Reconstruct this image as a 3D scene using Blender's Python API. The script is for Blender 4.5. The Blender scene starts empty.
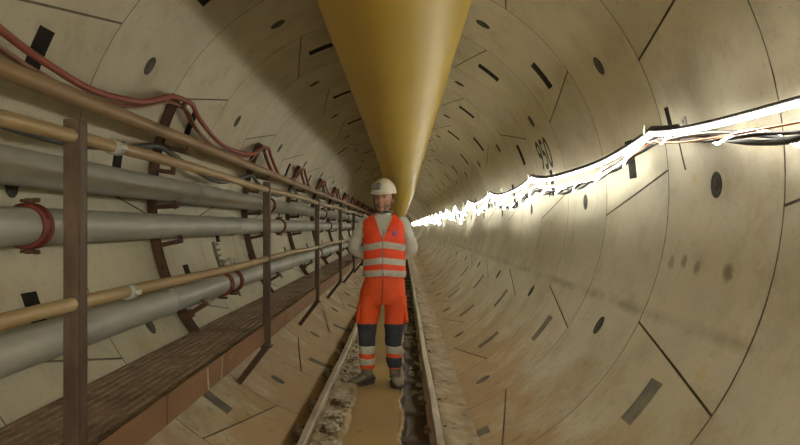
import bpy, bmesh, math, random
from mathutils import Vector, Matrix, noise
random.seed(7)
C = bpy.context.scene.collection
PI = math.pi
# ------------------------------------------------------------------ camera, world, exposure
CX, CZ = 0.193, 1.41            # camera x and height over the track bed (tunnel axis is x = 0)
R, ZC = 1.75, 1.615             # lining radius and height of the tunnel axis
cam_d = bpy.data.cameras.new('camera'); cam = bpy.data.objects.new('camera', cam_d); C.objects.link(cam)
cam_d.sensor_width = 36.0; cam_d.lens = 36.0*674/800
cam_d.shift_x = -3/800; cam_d.shift_y = 3.5/800
cam_d.clip_start = 0.02; cam_d.clip_end = 400
cam.location = (CX, 0, CZ); cam.rotation_euler = (PI/2, 0, 0)
bpy.context.scene.camera = cam
w = bpy.data.worlds.new('world'); bpy.context.scene.world = w; w.use_nodes = True
w.node_tree.nodes['Background'].inputs[0].default_value = (1.0, 0.93, 0.75, 1)
w.node_tree.nodes['Background'].inputs[1].default_value = 1.0
vs = bpy.context.scene.view_settings
vs.view_transform = 'Standard'; vs.look = 'None'; vs.exposure = 0.62; vs.gamma = 1.0; vs.use_curve_mapping = False
LED = 24.5                       # brightness of the LED ropes

# soft fill light added behind the viewer to flatten the contrast
ld = bpy.data.lights.new('fill_light', 'AREA'); ld.shape = 'DISK'; ld.size = 2.0; ld.energy = 62; ld.color = (1.0, .93, .72)
lo = bpy.data.objects.new('fill_light', ld); C.objects.link(lo); lo.location = (.1, -4.2, 1.25); lo.rotation_euler = (PI/2-.12, 0, 0)

# ------------------------------------------------------------------ helpers
def W(x, y, z): return Vector((x+CX, y, z+CZ))            # metres measured from the camera -> world
def P(y, deg, r=R):                                       # point at angle deg round the tunnel axis
    a = math.radians(deg); return Vector((r*math.cos(a), y, ZC+r*math.sin(a)))

def mesh_obj(name, verts, faces, mat=None, parent=None, smooth=True, mats=None, fm=None):
    me = bpy.data.meshes.new(name); me.from_pydata([tuple(v) for v in verts], [], faces); me.update()
    o = bpy.data.objects.new(name, me); C.objects.link(o)
    for m in (mats or [mat]): me.materials.append(m)
    if fm: me.polygons.foreach_set('material_index', fm)
    if smooth: me.polygons.foreach_set('use_smooth', [True]*len(me.polygons))
    if parent: o.parent = parent
    return o

class MB:
    def __init__(s): s.v = []; s.f = []
    def add(s, v, f):
        n = len(s.v); s.v += [Vector(p) for p in v]; s.f += [tuple(i+n for i in q) for q in f]; return s
    def box(s, c, d, rot=None, bev=0.0):
        c = Vector(c); hx, hy, hz = d[0]/2, d[1]/2, d[2]/2
        if bev:
            b = min(bev, hx*.9, hy*.9, hz*.9)
            bm = bmesh.new(); bmesh.ops.create_cube(bm, size=1.0)
            for v in bm.verts: v.co = Vector((v.co.x*d[0], v.co.y*d[1], v.co.z*d[2]))
            bmesh.ops.bevel(bm, geom=bm.edges[:], offset=b, segments=1, affect='EDGES')
            bm.verts.index_update()
            vv = [v.co.copy() for v in bm.verts]; ff = [tuple(v.index for v in f.verts) for f in bm.faces]; bm.free()
        else:
            vv = [Vector((x, y, z)) for x in (-hx, hx) for y in (-hy, hy) for z in (-hz, hz)]
            ff = [(0,1,3,2),(4,6,7,5),(0,4,5,1),(2,3,7,6),(0,2,6,4),(1,5,7,3)]
        if rot: vv = [rot @ p for p in vv]
        return s.add([p+c for p in vv], ff)
    def tube(s, pts, r, n=12, cap=True, ry=None, up=None):
        pts = [Vector(p) for p in pts]; m = len(pts)
        rs = r if isinstance(r, (list, tuple)) else [r]*m
        rys = ry if ry is not None else rs
        T = []
        for i in range(m):
            t = pts[min(i+1, m-1)]-pts[max(i-1, 0)]
            T.append(t.normalized() if t.length > 1e-9 else Vector((0, 0, 1)))
        ref = Vector(up) if up else (Vector((0, 0, 1)) if abs(T[0].z) < .9 else Vector((1, 0, 0)))
        N = (ref-T[0]*ref.dot(T[0])).normalized(); vv = []; ff = []
        for i in range(m):
            N = (N-T[i]*N.dot(T[i])).normalized(); B = T[i].cross(N)
            for k in range(n):
                a = 2*PI*k/n; vv.append(pts[i]+B*(rs[i]*math.cos(a))+N*(rys[i]*math.sin(a)))
        for i in range(m-1):
            for k in range(n):
                k2 = (k+1) % n; ff.append((i*n+k, i*n+k2, (i+1)*n+k2, (i+1)*n+k))
        if cap: ff.append(tuple(range(n))[::-1]); ff.append(tuple((m-1)*n+k for k in range(n)))
        return s.add(vv, ff)
    def cyl(s, a, b, r, n=16): return s.tube([a, b], r, n)
    def torus(s, c, axis, R1, r, n=28, k=8, a0=0, a1=2*PI):
        axis = Vector(axis).normalized(); u = axis.orthogonal().normalized(); v = axis.cross(u); c = Vector(c)
        full = abs(a1-a0-2*PI) < 1e-6
        pts = [c+u*(R1*math.cos(a0+(a1-a0)*i/n))+v*(R1*math.sin(a0+(a1-a0)*i/n)) for i in range(n+1)]
        return s.tube(pts, r, k, cap=not full)
    def ell(s, c, rad, nu=16, nv=10, rot=None, fn=None):
        vv = []; ff = []; c = Vector(c)
        for j in range(nv+1):
            t = PI*j/nv
            for i in range(nu):
                a = 2*PI*i/nu; p = Vector((math.sin(t)*math.cos(a), math.sin(t)*math.sin(a), math.cos(t)))
                q = Vector((p.x*rad[0], p.y*rad[1], p.z*rad[2]))
                if fn: q = fn(p, q)
                if rot: q = rot @ q
                vv.append(c+q)
        for j in range(nv):
            for i in range(nu):
                i2 = (i+1) % nu; ff.append((j*nu+i, (j+1)*nu+i, (j+1)*nu+i2, j*nu+i2))
        return s.add(vv, ff)
    def build(s, name, mat, parent=None, smooth=True, auto=None):
        o = mesh_obj(name, s.v, s.f, mat, parent, smooth)
        me = o.data; bm = bmesh.new(); bm.from_mesh(me); bmesh.ops.remove_doubles(bm, verts=bm.verts, dist=1e-6)
        bmesh.ops.recalc_face_normals(bm, faces=bm.faces); 
        if auto is not None:
            for e in bm.edges:
                if len(e.link_faces) == 2 and e.calc_face_angle(0) > auto: e.smooth = False
        bm.to_mesh(me); bm.free(); return o

def tag(o, label=None, cat=None, group=None, kind=None):
    if label: o['label'] = label
    if cat: o['category'] = cat
    if group: o['group'] = group
    if kind: o['kind'] = kind
    return o
def empty(name, loc, label=None, cat=None, group=None, rz=0):
    o = bpy.data.objects.new(name, None); C.objects.link(o); o.location = loc; o.rotation_euler = (0, 0, rz)
    o.empty_display_size = .1
    return tag(o, label, cat, group)
def copy_tree(o, parent=None):
    c = o.copy(); C.objects.link(c)
    if parent: c.parent = parent
    for ch in list(o.children): copy_tree(ch, c)
    return c

# ------------------------------------------------------------------ materials
def N_(nt, t, **kw):
    n = nt.nodes.new(t)
    for k, v in kw.items(): setattr(n, k, v)
    return n
def mat(name, col, col2=None, rough=.6, metal=0.0, scale=8.0, bump=0.0, bscale=60.0, contrast=(.35, .65), stretch=(1, 1, 1), spec=.5, col3=None, c3=(.6, .7), s3=3.0):
    m = bpy.data.materials.new(name); m.use_nodes = True; nt = m.node_tree; b = nt.nodes['Principled BSDF']
    b.inputs['Roughness'].default_value = rough; b.inputs['Metallic'].default_value = metal
    b.inputs['Specular IOR Level'].default_value = spec
    b.inputs['Base Color'].default_value = (*col, 1)
    tc = N_(nt, 'ShaderNodeTexCoord'); mp = N_(nt, 'ShaderNodeMapping'); mp.inputs['Scale'].default_value = stretch
    nt.links.new(tc.outputs['Object'], mp.inputs[0]); last = None
    def layer(prev, c, sc, cr, det=6):
        n = N_(nt, 'ShaderNodeTexNoise'); n.inputs['Scale'].default_value = sc; n.inputs['Detail'].default_value = det
        nt.links.new(mp.outputs[0], n.inputs['Vector'])
        r = N_(nt, 'ShaderNodeMapRange'); r.inputs[1].default_value = cr[0]; r.inputs[2].default_value = cr[1]
        nt.links.new(n.outputs[0], r.inputs[0])
        x = N_(nt, 'ShaderNodeMix', data_type='RGBA'); nt.links.new(r.outputs[0], x.inputs[0])
        if prev is None: x.inputs[6].default_value = (*col, 1)
        else: nt.links.new(prev, x.inputs[6])
        x.inputs[7].default_value = (*c, 1); return x.outputs[2]
    if col2: last = layer(last, col2, scale, contrast)
    if col3: last = layer(last, col3, s3, c3)
    if last: nt.links.new(last, b.inputs['Base Color'])
    if bump:
        n = N_(nt, 'ShaderNodeTexNoise'); n.inputs['Scale'].default_value = bscale; n.inputs['Detail'].default_value = 4
        nt.links.new(mp.outputs[0], n.inputs['Vector'])
        bp = N_(nt, 'ShaderNodeBump'); bp.inputs['Strength'].default_value = bump; bp.inputs['Distance'].default_value = .01
        nt.links.new(n.outputs[0], bp.inputs['Height']); nt.links.new(bp.outputs[0], b.inputs['Normal'])
    return m

def concrete_mat():
    m = bpy.data.materials.new('segment_concrete'); m.use_nodes = True; nt = m.node_tree; L = nt.links.new
    b = nt.nodes['Principled BSDF']; b.inputs['Roughness'].default_value = .62; b.inputs['Specular IOR Level'].default_value = .35
    geo = N_(nt, 'ShaderNodeNewGeometry'); at = N_(nt, 'ShaderNodeAttribute', attribute_name='tint')
    def noise_(sc, det=6, vec=None, rough=.55):
        n = N_(nt, 'ShaderNodeTexNoise'); n.inputs['Scale'].default_value = sc; n.inputs['Detail'].default_value = det
        n.inputs['Roughness'].default_value = rough; L(vec or geo.outputs['Position'], n.inputs['Vector']); return n.outputs[0]
    def rng(x, a, b_, c=0.0, d=1.0):
        r = N_(nt, 'ShaderNodeMapRange'); r.inputs[1].default_value = a; r.inputs[2].default_value = b_
        r.inputs[3].default_value = c; r.inputs[4].default_value = d; L(x, r.inputs[0]); return r.outputs[0]
    def mixc(f, a, c, mode='MIX'):
        x = N_(nt, 'ShaderNodeMix', data_type='RGBA', blend_type=mode)
        if isinstance(f, float): x.inputs[0].default_value = f
        else: L(f, x.inputs[0])
        for k, s in ((6, a), (7, c)):
            if isinstance(s, tuple): x.inputs[k].default_value = (*s, 1)
            else: L(s, x.inputs[k])
        return x.outputs[2]
    def mth(op, a, c):
        x = N_(nt, 'ShaderNodeMath', operation=op)
        for k, s in ((0, a), (1, c)):
            if isinstance(s, (int, float)): x.inputs[k].default_value = s
            else: L(s, x.inputs[k])
        return x.outputs[0]
    base = mixc(rng(noise_(1.1, 5), .38, .66), (.60, .565, .42), (.51, .475, .345))
    base = mixc(mth('MULTIPLY', rng(noise_(4.5, 7, rough=.7), .50, .72), .45), base, (.31, .27, .18))
    base = mixc(mth('MULTIPLY', rng(noise_(55, 3), .56, .74), .18), base, (.24, .21, .15))
    base = mixc(mth('MULTIPLY', rng(noise_(7, 3, rough=.6), .70, .80), .3), base, (.20, .17, .11))   # small bruises
    # dried mud and rust splashed on the lower lining
    sp = N_(nt, 'ShaderNodeSeparateXYZ'); L(geo.outputs['Position'], sp.inputs[0]); z = sp.outputs[2]; y = sp.outputs[1]
    low = mth('ADD', rng(z, .04, .75, 1.0, 0.0), rng(noise_(2.2, 6, rough=.65), .3, .7, -.55, .45))
    base = mixc(mth('MULTIPLY', rng(low, .2, .8), .85), base, (.42, .285, .14))
    streak = N_(nt, 'ShaderNodeMapping'); streak.inputs['Scale'].default_value = (6, 6, .9); L(geo.outputs['Position'], streak.inputs[0])
    sn = noise_(2.0, 6, streak.outputs[0], .7)
    base = mixc(mth('MULTIPLY', mth('MULTIPLY', rng(sn, .55, .66), rng(z, .25, .9, 1.0, 0.0)), .45), base, (.20, .155, .09))
    # broken dark line running level along the right side wall, slightly darker tone below
    lw = rng(mth('ABSOLUTE', mth('ADD', mth('ADD', z, -.925), mth('MULTIPLY', rng(noise_(1.5, 3), 0, 1), .03)), 0.0), .0, .045, 1.0, 0.0)
    lw = mth('MULTIPLY', lw, rng(sp.outputs[0], 1.2, 1.5)); lw = mth('MULTIPLY', lw, rng(noise_(2.5, 4), .40, .62))
    base = mixc(mth('MULTIPLY', lw, .55), base, (.22, .18, .11))
    base = mixc(mth('MULTIPLY', mth('MULTIPLY', rng(z, .6, .93, 1.0, 0.0), rng(z, .2, .5)), .22), base, (.36, .31, .19))
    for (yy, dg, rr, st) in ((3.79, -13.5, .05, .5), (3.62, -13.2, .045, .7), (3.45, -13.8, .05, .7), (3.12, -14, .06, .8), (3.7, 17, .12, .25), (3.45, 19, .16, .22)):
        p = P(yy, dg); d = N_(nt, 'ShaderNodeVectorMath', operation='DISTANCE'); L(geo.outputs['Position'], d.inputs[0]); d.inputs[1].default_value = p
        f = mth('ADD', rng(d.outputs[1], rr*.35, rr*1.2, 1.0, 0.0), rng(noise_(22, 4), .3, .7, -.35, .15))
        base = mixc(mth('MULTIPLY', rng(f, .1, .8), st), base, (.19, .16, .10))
    for (yy, dg, rr) in ((3.0, -29.5, .055), (3.6, 1.5, .04)):
        p = P(yy, dg); d = N_(nt, 'ShaderNodeVectorMath', operation='DISTANCE'); L(geo.outputs['Position'], d.inputs[0]); d.inputs[1].default_value = p
        f = mth('ADD', rng(d.outputs[1], rr*.3, rr*1.2, 1.0, 0.0), rng(noise_(25, 4), .3, .7, -.4, .1))
        base = mixc(mth('MULTIPLY', rng(f, .1, .7), .5), base, (.55, .43, .12))
    tn = mixc(1.0, base, at.outputs['Color'], 'MULTIPLY')
    L(tn, b.inputs['Base Color'])
    bp = N_(nt, 'ShaderNodeBump'); bp.inputs['Strength'].default_value = .25; bp.inputs['Distance'].default_value = .01
    L(mth('ADD', noise_(14, 5), mth('MULTIPLY', noise_(1.2, 2), 2.0)), bp.inputs['Height']); L(bp.outputs[0], b.inputs['Normal'])
    return m

M = {}
M['conc'] = concrete_mat()
M['joint'] = mat('joint_gasket', (.12, .10, .065), (.20, .17, .115), .9, scale=6)
M['pocket'] = mat('pocket_shade_pad', (.014, .013, .011), (.028, .025, .02), .9, spec=.15, scale=9, bump=.3, bscale=40)  # near-black flush pads stand in for the shade inside the pocket recesses
M['plug'] = mat('grout_plug', (.035, .032, .026), (.075, .068, .05), .7, scale=10)
M['dustpocket'] = mat('dusty_pocket_plug', (.11, .10, .075), (.20, .18, .13), .85, scale=7, bump=.3, bscale=40)
M['duct'] = mat('duct_fabric', (.74, .56, .095), (.68, .50, .08), .42, scale=1.4, bump=.08, bscale=5, contrast=(.3, .7))
nt = M['duct'].node_tree; tb = nt.nodes.new('ShaderNodeBsdfTranslucent'); tb.inputs[0].default_value = (.80, .58, .10, 1); mx = nt.nodes.new('ShaderNodeMixShader'); mx.inputs[0].default_value = .25
nt.links.new(nt.nodes['Principled BSDF'].outputs[0], mx.inputs[1]); nt.links.new(tb.outputs[0], mx.inputs[2]); nt.links.new(mx.outputs[0], nt.nodes['Material Output'].inputs[0])
M['mud'] = mat('track_mud', (.13, .085, .04), (.25, .18, .09), .55, scale=3.0, bump=.9, bscale=18, col3=(.36, .31, .21), c3=(.56, .68), s3=5)
M['water'] = mat('muddy_water', (.44, .315, .125), (.34, .245, .11), .3, scale=1.3, bump=.04, bscale=6)
M['rail'] = mat('rail_steel', (.48, .43, .34), (.55, .50, .39), .5, .15, scale=10, bump=.2, bscale=30, col3=(.16, .09, .05), c3=(.55, .7), s3=4, stretch=(1, .2, 1))
M['rust'] = mat('rusty_steel', (.075, .037, .022), (.13, .068, .038), .75, .1, scale=9, bump=.4, bscale=50)
M['post'] = mat('painted_rusty_post', (.06, .034, .022), (.13, .085, .052), .6, .15, scale=14, bump=.3, bscale=60, stretch=(1, 1, .3), col3=(.055, .03, .02), c3=(.5, .7), s3=6)
M['tan'] = mat('tan_tube', (.41, .315, .165), (.29, .20, .10), .5, .1, scale=5, bump=.2, bscale=50, stretch=(1, .25, 1), col3=(.50, .41, .25), c3=(.55, .7), s3=9)
M['tanpipe'] = mat('tan_pipe', (.27, .175, .085), (.34, .235, .12), .5, .05, scale=4, bump=.15, bscale=40, stretch=(1, .25, 1), col3=(.20, .12, .06), c3=(.55, .7), s3=7)
M['galv'] = mat('galvanised_pipe', (.45, .465, .42), (.35, .365, .33), .5, .1, scale=7, bump=.12, bscale=40, stretch=(1, .35, 1), col3=(.48, .48, .41), c3=(.52, .66), s3=3)
M['red'] = mat('red_coupling', (.22, .040, .028), (.13, .035, .024), .55, 0, scale=12, bump=.2, bscale=40)
M['hose'] = mat('red_hose', (.34, .085, .055), (.26, .07, .05), .55, 0, scale=6, bump=.1, bscale=80)
M['brownhose'] = mat('brown_hose', (.25, .13, .08), (.30, .18, .11), .6, 0, scale=6)
M['greyhose'] = mat('dark_grey_hose', (.05, .055, .05), (.085, .09, .075), .55, 0, scale=6)
M['deck'] = mat('rusty_deck', (.27, .185, .12), (.33, .235, .155), .65, .1, scale=9, bump=.35, bscale=60, col3=(.20, .13, .078), c3=(.5, .66), s3=3)
M['toe'] = mat('rusty_toe_board', (.27, .145, .068), (.20, .105, .052), .6, 0, scale=4, bump=.2, bscale=40, stretch=(1, .35, 1), col3=(.36, .23, .12), c3=(.58, .68), s3=6)
M['black'] = mat('black_cable', (.018, .017, .016), (.04, .037, .032), .5, 0, scale=10)
M['white'] = mat('white_plastic', (.55, .52, .44), (.45, .42, .34), .5, 0, scale=10)
M['ringm'] = mat('white_ring_steel', (.72, .70, .60), (.6, .57, .48), .45, 0, scale=5)
M['paint'] = mat('black_paint', (.03, .027, .022), (.06, .055, .04), .8, 0, scale=30)
M['skin'] = mat('skin', (.50, .28, .19), (.44, .22, .14), .55, 0, scale=14)
M['hair'] = mat('dark_hair', (.06, .035, .022), (.09, .055, .035), .8, 0, scale=60, bump=.5, bscale=120)
M['orange'] = mat('hi_vis_orange', (.93, .085, .018), (.84, .065, .014), .6, 0, scale=9, bump=.35, bscale=10)
M['orange_t'] = mat('trouser_orange', (.80, .095, .014), (.68, .072, .012), .7, 0, scale=8, bump=.6, bscale=9)
M['band'] = mat('reflective_band', (.50, .48, .42), (.42, .40, .34), .4, .1, scale=20)
M['navy'] = mat('navy_fabric', (.022, .026, .045), (.045, .048, .062), .75, 0, scale=9, bump=.4, bscale=14)
M['shirt'] = mat('grey_shirt', (.60, .61, .55), (.50, .51, .45), .8, 0, scale=8, bump=.9, bscale=12)
M['helmet'] = mat('helmet_shell', (.72, .69, .58), (.62, .58, .47), .35, 0, scale=6)
M['boot'] = mat('muddy_boot', (.08, .07, .05), (.22, .19, .135), .7, 0, scale=9, bump=.4, bscale=30)
M['sole'] = mat('boot_sole', (.04, .034, .026), (.10, .08, .05), .85, 0, scale=9)
M['patch'] = mat('grey_lamp', (.16, .15, .12), (.20, .185, .15), .5, 0, scale=9)
M['logo'] = mat('violet_print', (.40, .10, .30), None, .6)
M['lip'] = mat('lip', (.36, .15, .11), None, .5)
M['eye'] = mat('eye', (.05, .035, .03), None, .3)
M['cement'] = mat('cement_crust', (.50, .45, .34), (.30, .25, .17), .85, scale=9, bump=.8, bscale=25)
em = bpy.data.materials.new('led_rope_glow'); em.use_nodes = True; nt = em.node_tree; nt.nodes.clear()
e_ = nt.nodes.new('ShaderNodeEmission'); e_.inputs[0].default_value = (1.0, .965, .86, 1); e_.inputs[1].default_value = LED
o_ = nt.nodes.new('ShaderNodeOutputMaterial'); nt.links.new(e_.outputs[0], o_.inputs[0]); M['led'] = em

# ------------------------------------------------------------------ tunnel lining
RW, Y0 = 1.2, 3.945              # ring width, first measured ring joint
ODD = {30: 1, 90: -1, 150: 1, -150: -1, -90: 1, -30: -1}
EV0 = {0: 1, 60: 1, 120: 1, 180: -1, -120: -1, -60: -1}
EV = {0: 1, 60: -1, 120: -1, 180: 1, -120: 1, -60: 1}
def sgn(i, j):
    if i % 2:
        if i == 3 and j == 30: return -1
        if i > 6 and (i*7+j) % 4 == 0: return -ODD[j]
        return ODD[j]
    return EV0[j] if i == 0 or (i > 6 and i % 4 == 0) else EV[j]
def joints(i): return [-150, -90, -30, 30, 90, 150] if i % 2 else [-120, -60, 0, 60, 120, 180]
sides = {'wall_left': [[], [], [], []], 'wall_right': [[], [], [], []], 'ceiling': [[], [], [], []]}
def side_of(a):
    a = (a+180) % 360-180
    if 58 <= a < 122: return 'ceiling'
    return 'wall_right' if -90 <= a < 58 else 'wall_left'
def quad(side, ps, mi, tint):
    V, F, MI, T = sides[side]; n = len(V); V += ps; F.append((n, n+3, n+2, n+1)); MI.append(mi); T.append(tint)
I0, I1 = -8, 34
gap = .0048
for i in range(I0, I1):
    js = joints(i); ya = Y0+i*RW+gap; yb = Y0+(i+1)*RW-gap
    nt_ = 20 if i < 8 else 10
    for q in range(6):
        j0 = js[q]; j1 = js[(q+1) % 6]; jj1 = j1 if j1 > j0 else j1+360
        rr = random.Random(i*37+q*11); t = rr.uniform(.93, 1.05); tint = (t, t*rr.uniform(.985, 1.01), t*rr.uniform(.96, 1.02))
        s0, s1 = sgn(i, j0)*4.0, sgn(i, j1)*4.0; ga = .22
        us = [0, .016]+[.016+(.968)*k/nt_ for k in range(1, nt_)]+[.984, 1]
        vs_ = [0, .012, .5, .988, 1]; grid = []
        for v in vs_:
            row = []
            for u in us:
                a0 = j0+s0*(1-2*v)+ga; a1 = jj1+s1*(1-2*v)-ga; a = a0+(a1-a0)*u
                r = R
                row.append((P(ya+(yb-ya)*v, a, r), a))
            grid.append(row)
        for vi in range(len(vs_)-1):
            for ui in range(len(us)-1):
                am = (grid[vi][ui][1]+grid[vi][ui+1][1])/2
                am = (js[q]+(jj1-js[q])*(us[ui]+us[ui+1])/2)
                quad(side_of(am), [grid[vi][ui][0], grid[vi][ui+1][0], grid[vi+1][ui+1][0], grid[vi+1][ui][0]], 0, tint)
    # recessed backing in the joints
    for k in range(96):
        a0 = k*3.75-180; a1 = a0+3.75
        quad(side_of(a0+1.8), [P(ya-2*gap, a0, R+.014), P(ya-2*gap, a1, R+.014), P(yb, a1, R+.014), P(yb, a0, R+.014)], 1, (1, 1, 1))
# beyond the resolved rings the lining carries on with plain ring joints
for i in range(I1, 86):
    ya = Y0+i*RW; rr = random.Random(i); t = rr.uniform(.94, 1.05)
    for (a, b, r1, r2, mi) in ((0, .012, R, R+.012, 1), (.012, RW-.012, R, R, 0), (RW-.012, RW, R+.012, R, 1)):
        for k in range(48):
            a0 = k*7.5-180; a1 = a0+7.5
            quad(side_of(a0+3.7), [P(ya+a, a0, r1), P(ya+a, a1, r1), P(ya+b, a1, r2), P(ya+b, a0, r2)], mi, (t, t, t))
YEND = Y0+86*RW
wall = {}
for nm, (V, F, MI, T) in sides.items():
    me = bpy.data.meshes.new(nm); me.from_pydata([tuple(v) for v in V], [], F); me.materials.append(M['conc']); me.materials.append(M['joint'])
    me.polygons.foreach_set('material_index', MI)
    ca = me.color_attributes.new('tint', 'FLOAT_COLOR', 'CORNER'); buf = []
    for t in T: buf += [t[0], t[1], t[2], 1]*4
    ca.data.foreach_set('color', buf)
    bm = bmesh.new(); bm.from_mesh(me); bmesh.ops.remove_doubles(bm, verts=bm.verts, dist=1e-5); bm.to_mesh(me); bm.free()
    me.polygons.foreach_set('use_smooth', [True]*len(me.polygons)); me.update()
    o = bpy.data.objects.new(nm, me); C.objects.link(o); o['kind'] = 'structure'; wall[nm] = o
endw = MB(); endw.add([P(YEND, k*7.5, R+.01) for k in range(48)], [tuple(range(48))])
tag(endw.build('wall_back', M['ringm'], smooth=False), kind='structure')

def curved_plate(y0, y1, a0, a1, lift, thick, n=5, inset=.0):
    mb = MB(); vv = []
    for k in range(n+1):
        a = a0+(a1-a0)*k/n
        for (y, r) in ((y0, R+thick), (y0, R-lift*.2), (y0+.006, R-lift), (y1-.006, R-lift), (y1, R-lift*.2), (y1, R+thick)):
            vv.append(P(y, a, r))
    ff = [(k*6+m_, k*6+m_+1, (k+1)*6+m_+1, (k+1)*6+m_) for k in range(n) for m_ in range(5)]
    ff += [tuple(range(6)), tuple(n*6+x for x in range(6))[::-1]]
    return mb.add(vv, ff)
def plug_mb(y, a, r=.058):
    mb = MB(); n = 18; c = []
    for rad, lift in ((r, -.003), (r, .004), (r*.82, .006), (r*.7, .002), (r*.45, .002), (r*.38, .006), (0.001, .006)):
        c.append([P(y+rad*math.cos(2*PI*k/n), a+math.degrees(rad*1.15*math.sin(2*PI*k/n)/R), R-lift) for k in range(n)])
    vv = [p for ring in c for p in ring]; ff = []
    for j in range(len(c)-1):
        for k in range(n): k2 = (k+1) % n; ff.append((j*n+k, j*n+k2, (j+1)*n+k2, (j+1)*n+k))
    return mb.add(vv, ff)
farp = {k: MB() for k in wall}
for i in range(-2, 34):
    yc = Y0+(i+.5)*RW
    for j in joints(i):
        s = sgn(i, j); a = j+s*8.0; sd = side_of(a)
        lo, hi = a-4.2, a+4.2
        mb = curved_plate(yc-.07, yc+.07, lo, hi, .0035, .004)
        low = math.sin(math.radians(a)) < -.5
        if i < 15: mb.build('bolt_pocket', M['dustpocket'] if low else M['pocket'], wall[sd], smooth=False)
        else: farp[sd].add(mb.v, mb.f)
        a2 = j+30; a2 = (a2+180) % 360-180
        if i < 15 and not (i == 0 and a2 > 80 and a2 < 100): plug_mb(yc, a2).build('grout_plug', M['dustpocket'] if -130 < a2 < -50 else M['plug'], wall[side_of(a2)], smooth=False)
        elif i >= 15: pm = plug_mb(yc, a2); farp[side_of(a2)].add(pm.v, pm.f)
for sd, mb in farp.items():
    tag(mb.build('bolt_pocket', M['pocket'], wall[sd], smooth=False), kind='stuff')

# white painted ribs deep in the tunnel
for n_, (yy, lab) in enumerate(((38.6, .05), (40.4, .05), (52, .05), (55, .05), (74, .06), (97, .07))):
    mb = MB(); n = 72; prof = [(yy, R+.01), (yy, R-lab), (yy+.14, R-lab), (yy+.14, R+.01)]; vv = []
    for k in range(n):
        for (y, r) in prof: vv.append(P(y, k*360/n, r))
    mb.add(vv, [(k*4+m_, k*4+m_+1, ((k+1) % n)*4+m_+1, ((k+1) % n)*4+m_) for k in range(n) for m_ in range(3)])
    tag(mb.build('trim_%d' % (n_+1), M['ringm'], smooth=False), kind='structure')

# painted number on the right wall
fc = bpy.data.curves.new('lining_number', 'FONT'); fc.body = '950'; fc.size = .50; fc.offset = .0075
fo = bpy.data.objects.new('lining_number', fc); C.objects.link(fo); bpy.context.view_layer.update()
dg = bpy.context.evaluated_depsgraph_get(); me = bpy.data.meshes.new_from_object(fo.evaluated_get(dg)); bpy.data.objects.remove(fo)
bm = bmesh.new(); bm.from_mesh(me); bmesh.ops.subdivide_edges(bm, edges=[e for e in bm.edges if e.calc_length() > .06], cuts=2, use_grid_fill=False)
xs = [v.co.x for v in bm.verts]; ys = [v.co.y for v in bm.verts]; x0, x1, z0, z1 = min(xs), max(xs), min(ys), max(ys)
for v in bm.verts:
    u = (v.co.x-x0)/(x1-x0); t = (v.co.y-z0)/(z1-z0)
    v.co = P(7.28-.55*u, 12.6+10.8*t, R-.0022)
bm.to_mesh(me); bm.free(); me.materials.clear(); me.materials.append(M['paint'])
o = bpy.data.objects.new('painted_number', me); C.objects.link(o); o.parent = wall['wall_right']; o['label'] = 'black painted 950'
# steel fixing strip by the near cable hook and a dark comb-shaped strip with grout lumps on the left wall
curved_plate(3.80, 3.85, 11.5, 15.5, .006, .003).build('fixing_strip', M['pocket'], wall['wall_right'], smooth=False)
mb = curved_plate(6.70, 6.76, -168, -159, .02, .003)
for k in range(5): q = curved_plate(6.76, 6.86+.02*(k % 2), -167.4+k*1.9, -166.7+k*1.9, .02, .003); mb.add(q.v, q.f)
mb.build('comb_strip', M['dustpocket'], wall['wall_left'], smooth=False)
mb = MB()
for (yy, a) in ((6.93, -160), (7.12, -160.5), (7.3, -160)): mb.ell(P(yy, a, R-.02), (.04, .06, .035), 8, 6)
mb.build('grout_lump', M['white'], wall['wall_left'])

# ------------------------------------------------------------------ track bed, water, rails
def bed_z(x, y):
    n1 = noise.noise(Vector((x*3.1, y*1.9, 1.3))); n2 = noise.noise(Vector((x*9, y*7, 5.1))); n3 = noise.noise(Vector((x*28, y*25, 2.1)))
    z = .010*n1+.008*n2+.004*n3
    st = lambda a, b, v: max(0, min(1, (v-a)/(b-a)))
    e = .035*noise.noise(Vector((3, y*2.3, 0)))+.016*noise.noise(Vector((8, y*9, 0)))
    ditch = st(.19+e, .215+e, x)*(1-st(.372, .385, x))
    out = 1-st(-.475, -.46, x)
    z += -.065*ditch-.085*out
    z += (.050+.02*n2)*st(.435, .452, x)*(1-.6*st(.50, .62, x))+.02*st(-.375, -.39, x)*(1-st(-.43, -.46, x))
    z -= .012*st(-.22, -.17, x)*(1-st(.14, .18, x))
    if -.40 < x < -.20: z += .012+.030*max(0, n2+n1*.6)*1.1
    return z
V = []; F = []; ys = []; y = -5.0
while y < YEND: ys.append(y); y += .035 if 1.5 < y < 10 else (.12 if y < 25 else 1.0)
nx = 90; xs = [-.69+1.38*k/nx for k in range(nx+1)]
for y in ys:
    for x in xs: V.append((x, y, bed_z(x, y)))
F = []; FM = []
for r in range(len(ys)-1):
    for k in range(nx):
        F.append((r*(nx+1)+k, r*(nx+1)+k+1, (r+1)*(nx+1)+k+1, (r+1)*(nx+1)+k)); x = xs[k]; y = ys[r]
        e = .035*noise.noise(Vector((3, y*2.3, 0)))+.016*noise.noise(Vector((8, y*9, 0)))
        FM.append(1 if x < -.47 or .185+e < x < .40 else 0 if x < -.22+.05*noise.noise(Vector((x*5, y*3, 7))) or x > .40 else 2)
M['sludge_shade'] = mat('shaded_sludge', (.045, .029, .015), (.075, .048, .026), .6, scale=5.0, bump=.8, bscale=25)  # wet sludge, darkened to carry the rail shadows of both side strips
M['drymud'] = mat('dry_pale_mud', (.40, .33, .21), (.27, .19, .10), .75, scale=5.0, bump=.7, bscale=25, col3=(.17, .12, .07), c3=(.58, .68), s3=7)
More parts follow.
